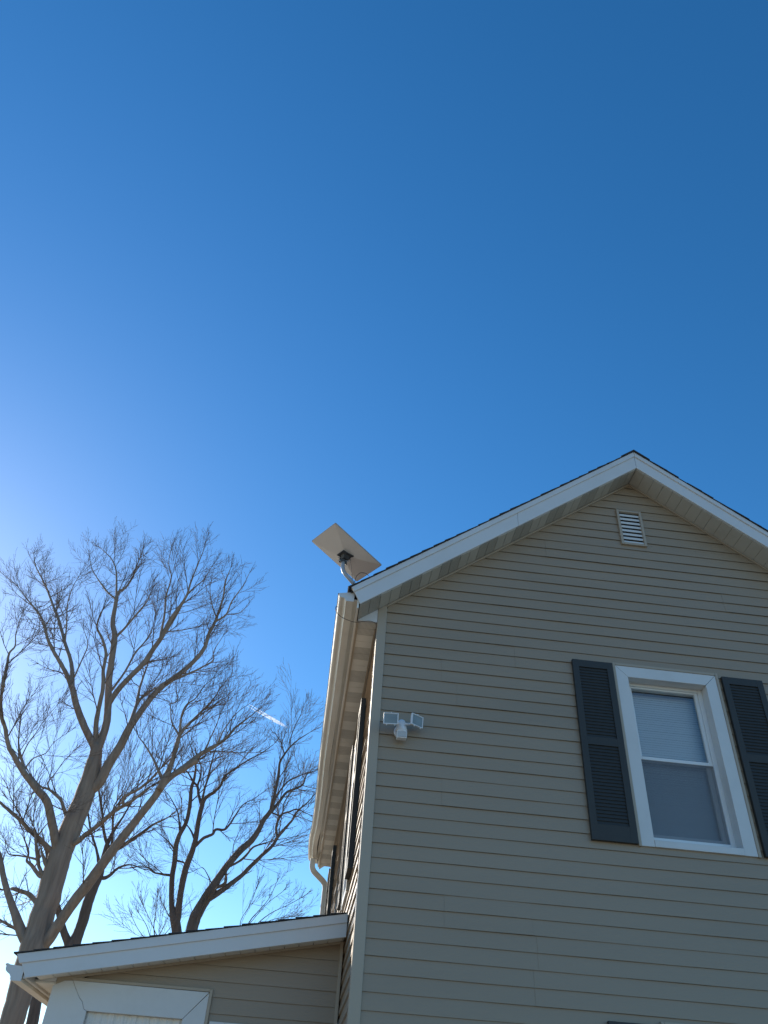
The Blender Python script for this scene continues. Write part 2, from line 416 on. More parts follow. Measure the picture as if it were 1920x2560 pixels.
# eaves: soffit, fascia, gutter on both long sides
def eave(mx, w_):                    # mx maps x for the mirrored side
    T = (lambda x, y, z: (x, y, z)) if not mx else (lambda x, y, z: (5.0 - x, y, z))
    so = MB(T); y = 0.0; i = 0
    while y < 7.08:
        v = 1 if (i // 2) % 2 == 0 else 0
        so.box(-.170, .006, y, min(7.08, y + .104), 5.220, 5.232, v); y += .108; i += 1
    so.box(-.170, .006, .0, 7.08, 5.233, 5.24)
    so.build('soffit', [M['soffitlit'], M['ventlit']], house)
    ed = MB(T); ed.box(-.177, -.160, -.002, 7.09, 5.208, 5.222); ed.box(-.014, .0, .09, 7.05, 5.206, 5.220)
    ed.build('soffit_trim', M['trim'], house)
    fa = MB(T); n = 40
    for k in range(n):               # thin wrapped metal, slightly wavy towards the far end
        ya, yb = -.23 + 7.32 * k / n, -.23 + 7.32 * (k + 1) / n
        wv = lambda t: .012 + .004 * math.sin(t * 2.3) * min(1, t / 3) + (.010 * math.sin(t * 7) if t > 5.3 else 0)
        xa, xb = -.205 + wv(ya), -.205 + wv(yb)
        fa.hexa([(xa, ya, 5.205), (xa, ya, 5.385), (-.178, ya, 5.385), (-.178, ya, 5.205)], [(xb, yb, 5.205), (xb, yb, 5.385), (-.178, yb, 5.385), (-.178, yb, 5.205)])
    fa.box(-.2275, -.188, -.2, 7.0, 5.296, 5.304)      # added cream strip, catches light so the gutter gap is not black
    fa.build('eave_fascia', M['gutter'], house)
    gut = MB(T)
    prof = [(-.228, 5.350), (-.228, 5.278), (-.288, 5.278), (-.294, 5.285), (-.299, 5.299), (-.309, 5.306), (-.330, 5.309), (-.345, 5.315), (-.353, 5.326), (-.355, 5.338), (-.362, 5.340), (-.362, 5.347), (-.345, 5.347)]
    ys = [-.205 + 7.25 * k / 36 for k in range(37)]
    def off(y):
        dx = .006 * math.sin(y * 1.7) * min(1, max(0, y - 1) / 3); dz = -.002 * max(0, y)
        if y > 5.6: dx -= .014 * math.sin((y - 5.6) * 2.6); dz -= .018 * (y - 5.6)
        return dx, dz
    inner = [(x + (.002 if x < -.23 else -.002), z + .002) for x, z in prof]
    for pr in (prof, inner):
        for ya, yb in zip(ys, ys[1:]):
            da, db = off(ya), off(yb)
            for (p, q) in zip(pr, pr[1:]):
                gut.quad((p[0] + da[0], ya, p[1] + da[1]), (q[0] + da[0], ya, q[1] + da[1]), (q[0] + db[0], yb, q[1] + db[1]), (p[0] + db[0], yb, p[1] + db[1]))
    go = gut.build('gutter', M['gutter'], house, smooth=False, fix=False, label='cream gutter along the eave, its far end sagging' if not mx else None)
    for yy, d in ((ys[0], -.004), (ys[-1], .004)):
        cp = MB(T); da = off(yy)
        cp.prism([(x + da[0], z + da[1]) for x, z in [(-.222, 5.372), (-.222, 5.278)] + prof[2:10] + [(-.354, 5.347), (-.30, 5.358)]], 1, yy, yy + d)
        cp.build('end_cap', M['fascia'], go)
    return go
gut_l = eave(False, 0); eave(True, 0)
# pork-chop panels closing the eave returns, and the short return along the rake
for mx in (False, True):
    T = (lambda x, y, z: (x, y, z)) if not mx else (lambda x, y, z: (5.0 - x, y, z))
    p = MB(T)
    p.prism([(-.166, slope_pt(-.166, ZR) - .001), (-.001, slope_pt(-.001, ZR) - .001), (-.001, 5.221), (-.166, 5.221)], 1, -.016, -.003)
    p.build('eave_return', M['fascia'], house, bevel=.002)

# downspout at the far end of the left eave
ds = MB(); dy = 6.80
def rnd(pts, r=.05, n=5):
    pts = [Vector(p) for p in pts]; out = [pts[0]]
    for a, b, c in zip(pts, pts[1:], pts[2:]):
        u, v = (a - b).normalized(), (c - b).normalized()
        k = min(r, (a - b).length * .45, (c - b).length * .45)
        for i in range(n + 1):
            t = i / n; out.append((b + u * k) * (1 - t) ** 2 + b * 2 * t * (1 - t) + (b + v * k) * t * t)
    out.append(pts[-1]); return out
ds.tube(rnd([(-.285, dy, 5.235), (-.285, dy, 5.08), (-.055, dy + .12, 4.93), (-.055, dy + .12, 2.2)], .07), 1, sq=(.030, .040))
ds.build('downspout', M['gutter'], house, bevel=.006)
for z in (4.6, 3.4):
    dk = MB(); dk.box(-.098, -.006, dy + .075, dy + .165, z, z + .03); dk.build('downspout_strap', M['gutter'], house)

# windows ------------------------------------------------------------
def window(T, W, zc, cw=.10, blind=True, deep=.08, screen=True, label=None, ct=.022):
    u0, u1, z0, z1 = W['u0'], W['u1'], W['z0'], W['z1']
    g = .0015
    cs = MB(T)     # flat metal-wrapped casing, mitred at the head
    cs.hexa([(u0 - cw, .0, zc), (u0, .0, zc), (u0, .0, z1), (u0 - cw, .0, z1 + cw - g)], [(u0 - cw, ct, zc), (u0, ct, zc), (u0, ct, z1 - g), (u0 - cw, ct, z1 + cw - g)])
    cs.hexa([(u1, .0, zc), (u1 + cw, .0, zc), (u1 + cw, .0, z1 + cw - g), (u1, .0, z1)], [(u1, ct, zc), (u1 + cw, ct, zc), (u1 + cw, ct, z1 + cw - g), (u1, ct, z1 - g)])
    cs.hexa([(u0 + g, .0, z1), (u1 - g, .0, z1), (u1 + cw - g, .0, z1 + cw), (u0 - cw + g, .0, z1 + cw)], [(u0 + g, ct - .001, z1), (u1 - g, ct - .001, z1), (u1 + cw - g, ct - .001, z1 + cw), (u0 - cw + g, ct - .001, z1 + cw)])
    # returns into the opening
    cs.box(u0 - .012, u0 - .001, -deep, -.001, zc + .02, z1); cs.box(u1 + .001, u1 + .012, -deep, -.001, zc + .02, z1); cs.box(u0 - .012, u1 + .012, -deep, -.001, z1 + .001, z1 + .012)
    win = cs.build('window', M['white'], house, bevel=.002, label=label)
    j = MB(T)      # J channel round the casing
    e = .022; o = cw + .001
    j.box(u0 - o - e, u0 - o, .0, ct + .006, zc - .004, z1 + o + e); j.box(u1 + o, u1 + o + e, .0, ct + .006, zc - .004, z1 + o + e)
    j.box(u0 - o + .001, u1 + o - .001, .0, ct + .005, z1 + o, z1 + o + e)
    j.build('channel_trim', M['trim'], win, bevel=.002)
    si = MB(T)
    si.hexa([(u0 + .001, -deep, zc), (u0 + .001, ct + .004, zc), (u0 + .001, ct + .004, zc + .05), (u0 + .001, -deep, zc + .075)],
            [(u1 - .001, -deep, zc), (u1 - .001, ct + .004, zc), (u1 - .001, ct + .004, zc + .05), (u1 - .001, -deep, zc + .075)])
    si.build('sill', M['white'], win, bevel=.003)
    zb = zc + .076; fw = .034; zm = (z1 + zb) / 2 - .002
    def ring(name, a0, a1, b0, b1, w, d0, d1, m_, wt=None, wb=None):
        r = MB(T); wt = wt or w; wb = wb or w
        r.box(a0, a0 + w, d0, d1, b0, b1); r.box(a1 - w, a1, d0, d1, b0, b1)
        r.box(a0 + w, a1 - w, d0, d1 - .001, b1 - wt, b1); r.box(a0 + w, a1 - w, d0, d1 - .001, b0, b0 + wb)
        return r.build(name, m_, win, bevel=.003)
    ring('frame', u0 - .006, u1 + .006, zb - .004, z1 + .006, fw + .006, -deep - .10, -deep - .002, M['frame'], wt=.028, wb=fw)
    ring('sash', u0 + fw + .001, u1 - fw - .001, zm - .012, z1 - .023, .028, -deep - .045, -deep - .012, M['frame'], wt=.016)
    ring('sash', u0 + fw + .001, u1 - fw - .001, zb + fw + .001, zm + .028, .034, -deep - .085, -deep - .050, M['frame'], wt=.038)
    for za, zz, dd in ((zm + .012, z1 - .035, -deep - .03), (zb + fw + .03, zm - .005, -deep - .068)):
        p = MB(T); p.quad((u0 + fw + .02, dd, za), (u1 - fw - .02, dd, za), (u1 - fw - .02, dd, zz), (u0 + fw + .02, dd, zz))
        p.build('pane', M['glass'], win, fix=False)
    if screen:
        p = MB(T); p.quad((u0 + fw, -deep - .016, zb + fw), (u1 - fw, -deep - .016, zb + fw), (u1 - fw, -deep - .016, zm - .012), (u0 + fw, -deep - .016, zm - .012))
        p.build('insect_screen', M['screen'], win, fix=False)
    bl = MB(T); z = zb + .03; k = 0
    while z < z1 - .02:
        a = .0105; t = R_.uniform(-.0006, .0006)
        c_ = -deep - .130 + t
        sag = .0
        bl.quad((u0 + .012, c_ + .005, z), (u1 - .012, c_ + .005, z + sag), (u1 - .012, c_ - .003, z + .0235), (u0 + .012, c_ - .003, z + .0235))
        z += .0205; k += 1
    bl.build('blind', M['blind'], win, fix=False)
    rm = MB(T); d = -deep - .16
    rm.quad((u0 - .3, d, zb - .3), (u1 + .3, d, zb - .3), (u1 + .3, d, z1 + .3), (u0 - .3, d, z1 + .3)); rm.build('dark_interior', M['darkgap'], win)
    return win
window(FRONT, W1, 3.560, label='upstairs sash window with white casing and closed blinds')
window(FRONT, W2, .90, label='ground-floor window with white casing')
for k, w in enumerate(SW): window(SIDEW, w, 3.36, cw=.09, ct=.03)

def shutter(T, u0, u1, z0, z1, rail, label=None, d1=.042):
    s = MB(T); w = .052; d0 = .012
    s.box(u0, u0 + w, d0, d1, z0, z1); s.box(u1 - w, u1, d0, d1, z0, z1)
    s.box(u0 + w, u1 - w, d0, d1 - .001, z1 - .065, z1); s.box(u0 + w, u1 - w, d0, d1 - .001, z0, z0 + .115); s.box(u0 + w, u1 - w, d0, d1 - .001, rail, rail + .065)
    s.box(u0 + w, u1 - w, d0, d0 + .006, z0 + .115, z1 - .065)
    for a, b in ((z0 + .115, rail), (rail + .065, z1 - .065)):
        n = int((b - a) / .0265); st = (b - a) / n
        for i in range(n):
            zz = a + i * st
            s.hexa([(u0 + w, d1 - .013, zz + st), (u0 + w, d1 - .006, zz + .003), (u0 + w, d1 - .008, zz), (u0 + w, d1 - .022, zz)],
                   [(u1 - w, d1 - .013, zz + st), (u1 - w, d1 - .006, zz + .003), (u1 - w, d1 - .008, zz), (u1 - w, d1 - .022, zz)])
    return s.build('shutter', M['shutter'], house, label=label)
shutter(FRONT, 1.679, 2.026, 3.566, 5.055, 4.30); shutter(FRONT, 2.982, 3.338, 3.562, 5.040, 4.29)
shutter(FRONT, 1.652, 1.999, .92, 2.445, 1.70); shutter(FRONT, 2.93, 3.28, .92, 2.44, 1.70)
shutter(SIDEW, .76, 1.085, 3.44, 4.90, 4.2, d1=.055); shutter(SIDEW, 1.79, 2.09, 3.44, 4.90, 4.2, d1=.055)
shutter(SIDEW, 5.14, 5.47, 3.44, 4.95, 4.2, d1=.055); shutter(SIDEW, 6.2, 6.52, 3.44, 4.95, 4.2, d1=.055)

# gable vent ----------------------------------------------------------
v = MB(FRONT); a, b, c, d = VT
fwid = .026
v.box(a - fwid, a, .0, .03, c - fwid, d + fwid); v.box(b, b + fwid, .0, .03, c - fwid, d + fwid)
v.box(a, b, .0, .029, d, d + fwid); v.box(a, b, .0, .029, c - fwid, c)
vent = v.build('gable_vent', M['trim'], house, bevel=.003, label='small louvred vent under the gable peak')
lv = MB(FRONT); n = 8; st = (d - c) / n
for i in range(n):
    z = c + i * st - .002
    prf = [(-.020, z + st + .014), (.012, z + .030), (.016, z + .026), (.016, z + .002), (.012, z + .002), (.010, z + .024), (-.022, z + st + .008)]
    lv.hexa([(a, p_, q_) for p_, q_ in prf], [(b, p_, q_) for p_, q_ in prf])
lv.build('louvre', M['white'], vent)
bk = MB(FRONT); bk.box(a - .01, b + .01, -.07, -.06, c - .01, d + .01); bk.build('back_screen', mat('vent_screen', (.16, .17, .19), .8, .1, 40), vent)

# low side extension ----------------------------------------------------
PY = 1.10; PX = -2.08; PYB = 5.0
sp = .1965
ptop = lambda x: 3.133 + sp * x
pmid = lambda x: 3.073 + sp * x
pbot = lambda x: 2.972 + sp * x
psof = lambda x: 2.992 + sp * x
PF = lambda u, d, z: (u, PY - d, z)
PS = lambda u, d, z: (PX - d, u, z)
PW = dict(u0=-1.812, u1=-1.127, z0=1.2, z1=2.394)
DR = dict(u0=-.82, u1=-.10, z0=.35, z1=2.29)
hl = [(PW['u0'] - .05, PW['u1'] + .05, PW['z0'], PW['z1'] + .05), (DR['u0'] - .02, DR['u1'] + .02, DR['z0'], DR['z1'] + .02)]
ext = siding(PF, .35, 3.0, lambda z: max(PX + .06, (z - 2.992) / sp), lambda z: -.012, hl, [(-.5, 2.75)], z0=2.445 - 20 * PITCH)
exw = ext.build('extension_wall', M['siding'], house, label='low lean-to wall of tan siding in shade')
siding(PS, .35, 2.56, lambda z: PY + .06, lambda z: PYB).build('wall', M['siding'], exw)
eb = MB(); eb.prism([(PX, .35), (0, .35), (0, 2.98), (PX, 2.57)], 1, PYB, PYB + .02); eb.build('wall', M['siding'], exw)
ef = MB(); ef.box(PX + .01, -.02, PY + .02, PYB, -.2, .35); ef.build('foundation', bpy.data.materials['concrete'], exw)
er = MB()
EY, EYB = .85, 5.25
er.hexa([(-2.335, EY + .02, ptop(-2.33) - .004), (-.0, EY + .02, ptop(0) - .004), (-.0, EY + .02, ptop(0) - .03), (-2.33, EY + .02, ptop(-2.33) - .03)],
        [(-2.33, EYB, ptop(-2.33) - .004), (-.0, EYB, ptop(0) - .004), (-.0, EYB, ptop(0) - .03), (-2.33, EYB, ptop(-2.33) - .03)])
ca = 1 / math.hypot(1, sp); n = 18
for i in range(n):
    s0, s1 = i * 2.362 / n, min(2.362, (i + 1) * 2.362 / n + .03)
    def P(s, h, y):
        x = -2.366 + s; return (x - h * sp * ca, y, ptop(x) + h * ca)
    ya = EY - .022 + R_.uniform(-.006, .006)
    q = [(s0, .003), (s1, .003), (s1, .005), (s0, .014 + R_.uniform(-.002, .003))]
    er.hexa([P(s, h, ya) for s, h in q], [P(s, h, EYB + .02) for s, h in q])
er.build('roof', M['shingle'], exw)
fb = MB(); fb.prism([(-2.243, pbot(-2.243)), (-.004, pbot(-.004)), (-.004, pmid(-.004)), (-2.30, pmid(-2.30))], 1, EY, EY + .018)
fb.build('rake_fascia', M['fascia'], exw, bevel=.003)
fb = MB(); fb.prism([(-2.31, pmid(-2.31) - .004), (-.004, pmid(-.004) - .004), (-.004, ptop(-.004)), (-2.346, ptop(-2.346))], 1, EY - .012, EY + .018)
fb.build('rake_trim', M['fascia'], exw, bevel=.003)
so = MB(); x = -2.20; i = 0
while x < -.02:
    xb = min(-.012, x + .104)
    so.hexa([(x, EY + .018, psof(x)), (xb, EY + .018, psof(xb)), (xb, PY, psof(xb)), (x, PY, psof(x))],
            [(x, EY + .018, psof(x) + .012), (xb, EY + .018, psof(xb) + .012), (xb, PY, psof(xb) + .012), (x, PY, psof(x) + .012)])
    x += .109
so.hexa([(-2.2, EY + .018, psof(-2.2) + .013), (-.012, EY + .018, psof(0) + .013), (-.012, PY, psof(0) + .013), (-2.2, PY, psof(-2.2) + .013)],
        [(-2.2, EY + .018, psof(-2.2) + .018), (-.012, EY + .018, psof(0) + .018), (-.012, PY, psof(0) + .018), (-2.2, PY, psof(-2.2) + .018)])
so.build('soffit', M['soffitlit'], exw)
es = MB()
es.box(-2.235, PX - .002, PY - .002, EYB - .05, 2.545, 2.557)
es.build('soffit', M['soffitlit'], exw)
et = MB(); et.box(-2.262, -2.236, EY + .02, EYB, 2.53, ptop(-2.26) - .035); et.build('eave_fascia', M['fascia'], exw)
ep = MB(); ep.prism([(-2.234, 2.558), (PX - .003, 2.558), (PX - .003, psof(PX) - .001), (-2.18, psof(-2.18) - .001)], 1, PY - .02, PY - .004); ep.build('eave_return', M['fascia'], exw)
gp = [(-2.268, 2.60), (-2.268, 2.51), (-2.335, 2.51), (-2.343, 2.515), (-2.347, 2.533), (-2.360, 2.548), (-2.378, 2.557), (-2.392, 2.569), (-2.397, 2.583), (-2.397, 2.597), (-2.405, 2.600), (-2.405, 2.610), (-2.388, 2.610)]
gm = MB()
for pr in (gp, [(x + (.002 if x < -2.28 else -.002), z + .002) for x, z in gp]):
    for p, q in zip(pr, pr[1:]): gm.quad((p[0], EY + .01, p[1]), (q[0], EY + .01, q[1]), (q[0], EYB, q[1]), (p[0], EYB, p[1]))
go = gm.build('gutter', M['gutter'], exw, fix=False)
for ya, yb in ((EY + .006, EY + .01), (EYB, EYB + .004)):
    gc = MB(); gc.prism(gp[:10] + [(-2.397, 2.608)], 1, ya, yb); gc.build('end_cap', M['fascia'], go)
# trim where the extension meets the house and where its siding meets the soffit
tr = MB(PF); tr.box(-.030, -.006, .0, .026, .35, psof(-.03) - .004); tr.build('channel_trim', M['trim'], exw, bevel=.003)
tr = MB(PF); tr.hexa([(PX, .0, psof(PX) - .001), (-.03, .0, psof(-.03) - .001), (-.03, .0, psof(-.03) - .018), (PX, .0, psof(PX) - .018)],
                     [(PX, .022, psof(PX) - .001), (-.03, .022, psof(-.03) - .001), (-.03, .022, psof(-.03) - .018), (PX, .022, psof(PX) - .018)])
tr.build('soffit_trim', M['trim'], exw)
cb = MB(PF); cb.prism([(PX, .3), (PX + .19, .3), (PX + .19, psof(PX + .19) - .002), (PX, psof(PX) - .002)], 1, .0, .019)
cb.build('corner_board', M['trim'], exw, bevel=.003)
# window of the extension: wide flat casing, the left board wrapping the corner
wc = MB(PF); ct = .022
u0, u1, z0, z1 = PW['u0'], PW['u1'], PW['z0'], PW['z1']
tl = (-1.966, 2.575); trr = (-.965, 2.572)
def plate(pts, d0, d1): wc.hexa([(p[0], d0, p[1]) for p in pts], [(p[0], d1, p[1]) for p in pts])
plate([(u0, z1), (u1, z1), (trr[0] - .002, trr[1]), (tl[0] + .002, tl[1]), (-1.925, 2.52), (-1.885, 2.47), (-1.86, 2.45), (-1.835, 2.405)], .0, ct)
plate([(u1 + .001, z0), (trr[0], z0), (trr[0], trr[1] - .003), (u1 + .001, z1 - .002)], .0, ct)
plate([(PX - .016, z0 - .8), (u0 - .001, z0 - .8), (u0 - .0006, z1 - .001), (-1.8358, 2.404), (-1.8608, 2.449), (-1.8858, 2.469), (-1.9258, 2.519), (-1.9655, 2.5735), (-2.02, 2.568), (-2.06, 2.550), (PX - .016, 2.535)], .0, ct + .002)
wc.box(PX - .016, PX - .002, -.10, -.001, .4, 2.535)
wc.box(u0 - .012, u0 - .002, -.03, -.001, z0, z1); wc.box(u1 + .002, u1 + .012, -.03, -.001, z0, z1); wc.box(u0, u1, -.03, -.001, z1 + .001, z1 + .01)
ew = wc.build('window_casing', M['white'], exw, bevel=.003)
cw_ = MB(PF)
nn = 60
for i in range(nn):
    a_, b_ = u0 + (u1 - u0) * i / nn, u0 + (u1 - u0) * (i + 1) / nn
    da, db = -.022 + .005 * math.sin(i * .9) + .003 * math.sin(i * 2.3), -.022 + .005 * math.sin((i + 1) * .9) + .003 * math.sin((i + 1) * 2.3)
    cw_.quad((a_, da, z0), (b_, db, z0), (b_, db, z1), (a_, da, z1))
cw_.build('window_film', M['curtain'], exw, smooth=True, fix=False)
tr = MB(PF); tr.box(trr[0] + .001, trr[0] + .022, .0, .028, z0, trr[1] + .02); tr.box(tl[0] - .01, trr[0], .0, .027, trr[1] + .003, trr[1] + .022); tr.build('channel_trim', M['trim'], exw, bevel=.002)
dr = MB(PF); dr.box(DR['u0'] - .11, DR['u0'], .0, .022, .35, 2.395); dr.box(DR['u1'], DR['u1'] + .06, .0, .022, .35, 2.395); dr.box(DR['u0'], DR['u1'], .0, .021, 2.29, 2.395)
dr.build('door_casing', M['white'], exw, bevel=.002)
dd = MB(PF); dd.box(DR['u0'], DR['u1'], -.05, -.01, .35, 2.29); dd.box(DR['u0'] + .1, DR['u1'] - .1, -.012, -.004, .5, 1.2); dd.box(DR['u0'] + .1, DR['u1'] - .1, -.012, -.004, 1.35, 2.15)
dd.build('door', M['white'], exw, bevel=.004)

# ------------------------------------------------------------------ satellite dish
dc = Vector((-.33, .10, 6.01)); dn = Vector((.28, .15, .95)).normalized()
dl = Vector((.79, .52, -.32)); dl = (dl - dn * dl.dot(dn)).normalized(); dsv = dn.cross(dl)
if dsv.dot(Vector((-.54, .84, .02))) < 0: dsv = -dsv
DL, DS = .594, .383
dish = empty('satellite_dish', (-.10, .10, 5.535), label='flat rectangular pale satellite dish on a bent grey pole at the roof edge', cat='satellite dish')
def D(a, b, h): return dc + dl * a + dsv * b + dn * h
def rrect(L, Wd, r, n=5):
    o = []
    for sx, sy, a0 in ((1, 1, 0), (-1, 1, 90), (-1, -1, 180), (1, -1, 270)):
        for k in range(n + 1):
            a_ = rad(a0 + 90 * k / n); o.append((sx * (L / 2 - r) + r * math.cos(a_), sy * (Wd / 2 - r) + r * math.sin(a_)))
    return o
p = MB(); rr_ = rrect(DL, DS, .012)
p.hexa([D(a, b, .0) for a, b in rr_], [D(a, b, .011) for a, b in rr_])
pan = p.build('panel', mat('dish_sky_edge', (.42, .42, .44), .4, .03, 8), dish, bevel=.002)  # white panel greyed, its edge's dark sky reflection put into the colour
p = MB()       # shallow hipped back, ridges from the corners to the mount
ri, ro = rrect(.100, .100, .004, 1), rrect(DL - .006, DS - .006, .010, 1)
n = len(ri)
p.add([D(a, b, -.001) for a, b in ro] + [D(a, b, -.046) for a, b in ri], [(i, (i + 1) % n, n + (i + 1) % n, n + i) for i in range(n)] + [tuple(range(n, 2 * n))])
p.build('back_shell', M['dish'], dish)
p = MB()       # level mounting plate under the hipped back
pc = Vector((-.336, .062, 5.950)); pa = Vector((.834, .551, 0)); pb = Vector((-.551, .834, 0))
lv4 = [pc + pa * (.064 * a) + pb * (.050 * b) for a, b in ((-1, -1), (1, -1), (1, 1), (-1, 1))]
p.hexa([q + Vector((0, 0, .006)) for q in lv4], lv4)
p.hexa([D(a * .056, b * .050, -.040) for a, b in ((-1, -1), (1, -1), (1, 1), (-1, 1))], [pc + (q - pc) * .9 + Vector((0, 0, .006)) for q in lv4])
p.hexa([pc + (q - pc) * .55 for q in lv4], [pc + (q - pc) * .42 + Vector((0, .02, -.028)) for q in lv4])
mt = p.build('mount_plate', M['mount'], dish, bevel=.002)
top = Vector((-.350, .098, 5.93)); bend = Vector((-.347, .10, 5.80)); foot = Vector((-.105, .10, 5.538))
p = MB(); p.tube([D(0, 0, -.066), top + Vector((0, 0, .012)), top + Vector((0, 0, -.030))], [.027, .027, .025], 14)
p.box(top.x - .038, top.x - .022, top.y - .012, top.y + .012, top.z - .03, top.z + .03); p.box(top.x + .022, top.x + .036, top.y - .014, top.y + .014, top.z - .045, top.z + .02)
cl = p.build('clamp', M['mount'], dish, bevel=.002)
for z in (-.02, .012):
    for xa, xb in ((-.05, -.02), (.02, .052)):
        p = MB(); p.tube([top + Vector((xa, -.012, z)), top + Vector((xb, -.012, z))], .0032, 6); p.build('bolt', M['pipe'], cl)
p = MB(); p.tube(rnd([top + Vector((0, 0, .01)), bend, foot], .075, 8), .0185, 14); p.build('pole', M['pipe'], dish, smooth=True)
p = MB(); u_ = (foot - bend).normalized()
p.tube([foot - u_ * .075, foot + u_ * .0], .026, 12)
sl = Vector((1, 0, SL)).normalized(); nn_ = Vector((-SL, 0, 1)).normalized()
def FT(a, b, h): return foot + sl * a + Vector((0, 1, 0)) * b + nn_ * h
p.hexa([FT(a, b, -.014) for a, b in ((-.09, -.06), (.07, -.06), (.07, .06), (-.09, .06))], [FT(a, b, .0) for a, b in ((-.09, -.06), (.07, -.06), (.07, .06), (-.09, .06))])
for b in (-.034, .028): p.hexa([FT(-.05, b, 0), FT(.03, b, 0), FT(.0, b, .06), FT(-.03, b, .06)], [FT(-.05, b + .006, 0), FT(.03, b + .006, 0), FT(.0, b + .006, .06), FT(-.03, b + .006, .06)])
p.build('foot_bracket', M['black'], dish)
def smooth_path(pts, n=6):
    pts = [Vector(q) for q in pts]; out = []
    ext_ = [pts[0] * 2 - pts[1]] + pts + [pts[-1] * 2 - pts[-2]]
    for i in range(1, len(ext_) - 2):
        a, b, c, d = ext_[i - 1:i + 3]
        for k in range(n):
            t = k / n
            out.append(.5 * ((2 * b) + (c - a) * t + (2 * a - 5 * b + 4 * c - d) * t * t + (3 * b - a - 3 * c + d) * t ** 3))
    out.append(pts[-1]); return out
p = MB(); p.tube(smooth_path([(-.300, .10, 5.975), (-.292, .085, 5.94), (-.276, .08, 5.864), (-.258, .09, 5.77), (-.245, .09, 5.70), (-.215, .06, 5.62), (-.17, .02, 5.51)]), .0029, 6, mi=0)
p.build('cable', M['cable'], dish, smooth=True)
p = MB(); p.tube(smooth_path([(-.23, .10, 5.49), (-.226, .10, 5.66), (-.216, .10, 5.752), (-.188, .10, 5.798), (-.155, .10, 5.808), (-.119, .10, 5.796), (-.092, .10, 5.755), (-.078, .10, 5.68), (-.06, .10, 5.575)]), .0029, 6)
p.build('cable', M['cable'], dish, smooth=True)
# loose cable slung under the gutter
p = MB(); p.tube(smooth_path([(-.30, -.02, 5.36), (-.352, -.012, 5.352), (-.369, -.01, 5.33), (-.362, -.012, 5.29), (-.324, -.02, 5.243), (-.275, -.025, 5.214), (-.217, -.03, 5.193), (-.172, -.03, 5.192), (-.114, -.03, 5.208), (-.06, -.028, 5.217), (-.012, -.012, 5.212), (-.006, -.004, 5.19), (-.005, .02, 5.0), (-.005, .03, 4.5), (-.005, .035, 3.9), (-.005, .035, 3.2)]), .0029, 6)
tag(p.build('cable', M['cable'], smooth=True), 'thin dark cable slung under the gutter end and running down the house corner', 'cable')

# ------------------------------------------------------------------ floodlight
LF = lambda u, d, z: (u, -d, z)
flood = empty('security_light', (.245, -.015, 4.24), label='white twin-head security floodlight with motion sensor on the siding beside the corner board', cat='floodlight')
p = MB(); p.tube([(.243, -.012, 4.245), (.243, -.030, 4.245), (.243, -.034, 4.245)], [.052, .052, .045], 24); p.build('base_plate', M['lampwhite'], flood)
p = MB(); p.tube(smooth_path([(.243, -.03, 4.262), (.243, -.06, 4.280), (.243, -.085, 4.290), (.243, -.098, 4.292)], 3), [.040, .039, .037, .036, .035, .034, .032, .031, .028, .014], 16)
p.build('body', M['lampwhite'], flood, smooth=True)
sen = MB(); sen.tube([(.247, -.078, 4.262), (.247, -.077, 4.215)], .038, 20); sen.tube([(.247, -.078, 4.246), (.247, -.077, 4.230)], .0415, 20); sen.hexa([(.208, -.05, 4.222), (.286, -.05, 4.222), (.286, -.112, 4.222), (.208, -.112, 4.222)], [(.209, -.05, 4.163), (.285, -.05, 4.163), (.285, -.104, 4.163), (.209, -.104, 4.163)])
sn = sen.build('motion_sensor', M['lampwhite'], flood, bevel=.005)
p = MB(); p.hexa([(.214, -.1115, 4.214), (.280, -.1115, 4.214), (.280, -.1045, 4.170), (.214, -.1045, 4.170)], [(.217, -.115, 4.212), (.277, -.115, 4.212), (.277, -.108, 4.172), (.217, -.108, 4.172)])
p.build('sensor_lens', mat('sensor_lens', (.42, .44, .47), .3, .05, 20), sn)
def head(c, yaw, pitch, tocam):
    Rm = Matrix.Rotation(rad(yaw), 3, 'Z') @ Matrix.Rotation(rad(pitch), 3, 'X')
    T = lambda x, y, z: tuple(Vector(c) + Rm @ Vector((x, y, z)))
    w, h = .0575, .0455
    p = MB(T)
    p.box(-w, -w + .008, -.016, .0, -h, h); p.box(w - .008, w, -.016, .0, -h, h); p.box(-w + .008, w - .008, -.0155, .0, h - .008, h); p.box(-w + .008, w - .008, -.0155, .0, -h, -h + .008)
    p.hexa([(-w, 0, -h), (w, 0, -h), (w, 0, h), (-w, 0, h)], [(-w * .45, .042, -h * .45), (w * .45, .042, -h * .45), (w * .45, .042, h * .45), (-w * .45, .042, h * .45)])
    p.box(-.004, .004, -.018, .0, h, h + .006)
    for sx in (-1, 1): p.box(sx * w * .55 - .003, sx * w * .55 + .003, -.02, -.012, -h - .012, -h)
    o = p.build('lamp_head', M['lampwhite'], flood, bevel=.0025)
    q = MB(T); q.box(-w + .008, w - .008, -.012, -.008, -h + .008, h - .008); q.build('lens', M['lens'], o)
    a = MB(); e = Vector(T(0, .038, -.01)); a.tube(smooth_path([e, (e + Vector(tocam)) / 2 + Vector((0, .006, -.004)), tocam], 3), .011, 10); a.build('arm', M['lampwhite'], o, smooth=True)
head((.152, -.15, 4.284), -6, 4, (.232, -.08, 4.292))
head((.353, -.115, 4.306), 34, 4, (.258, -.085, 4.288))

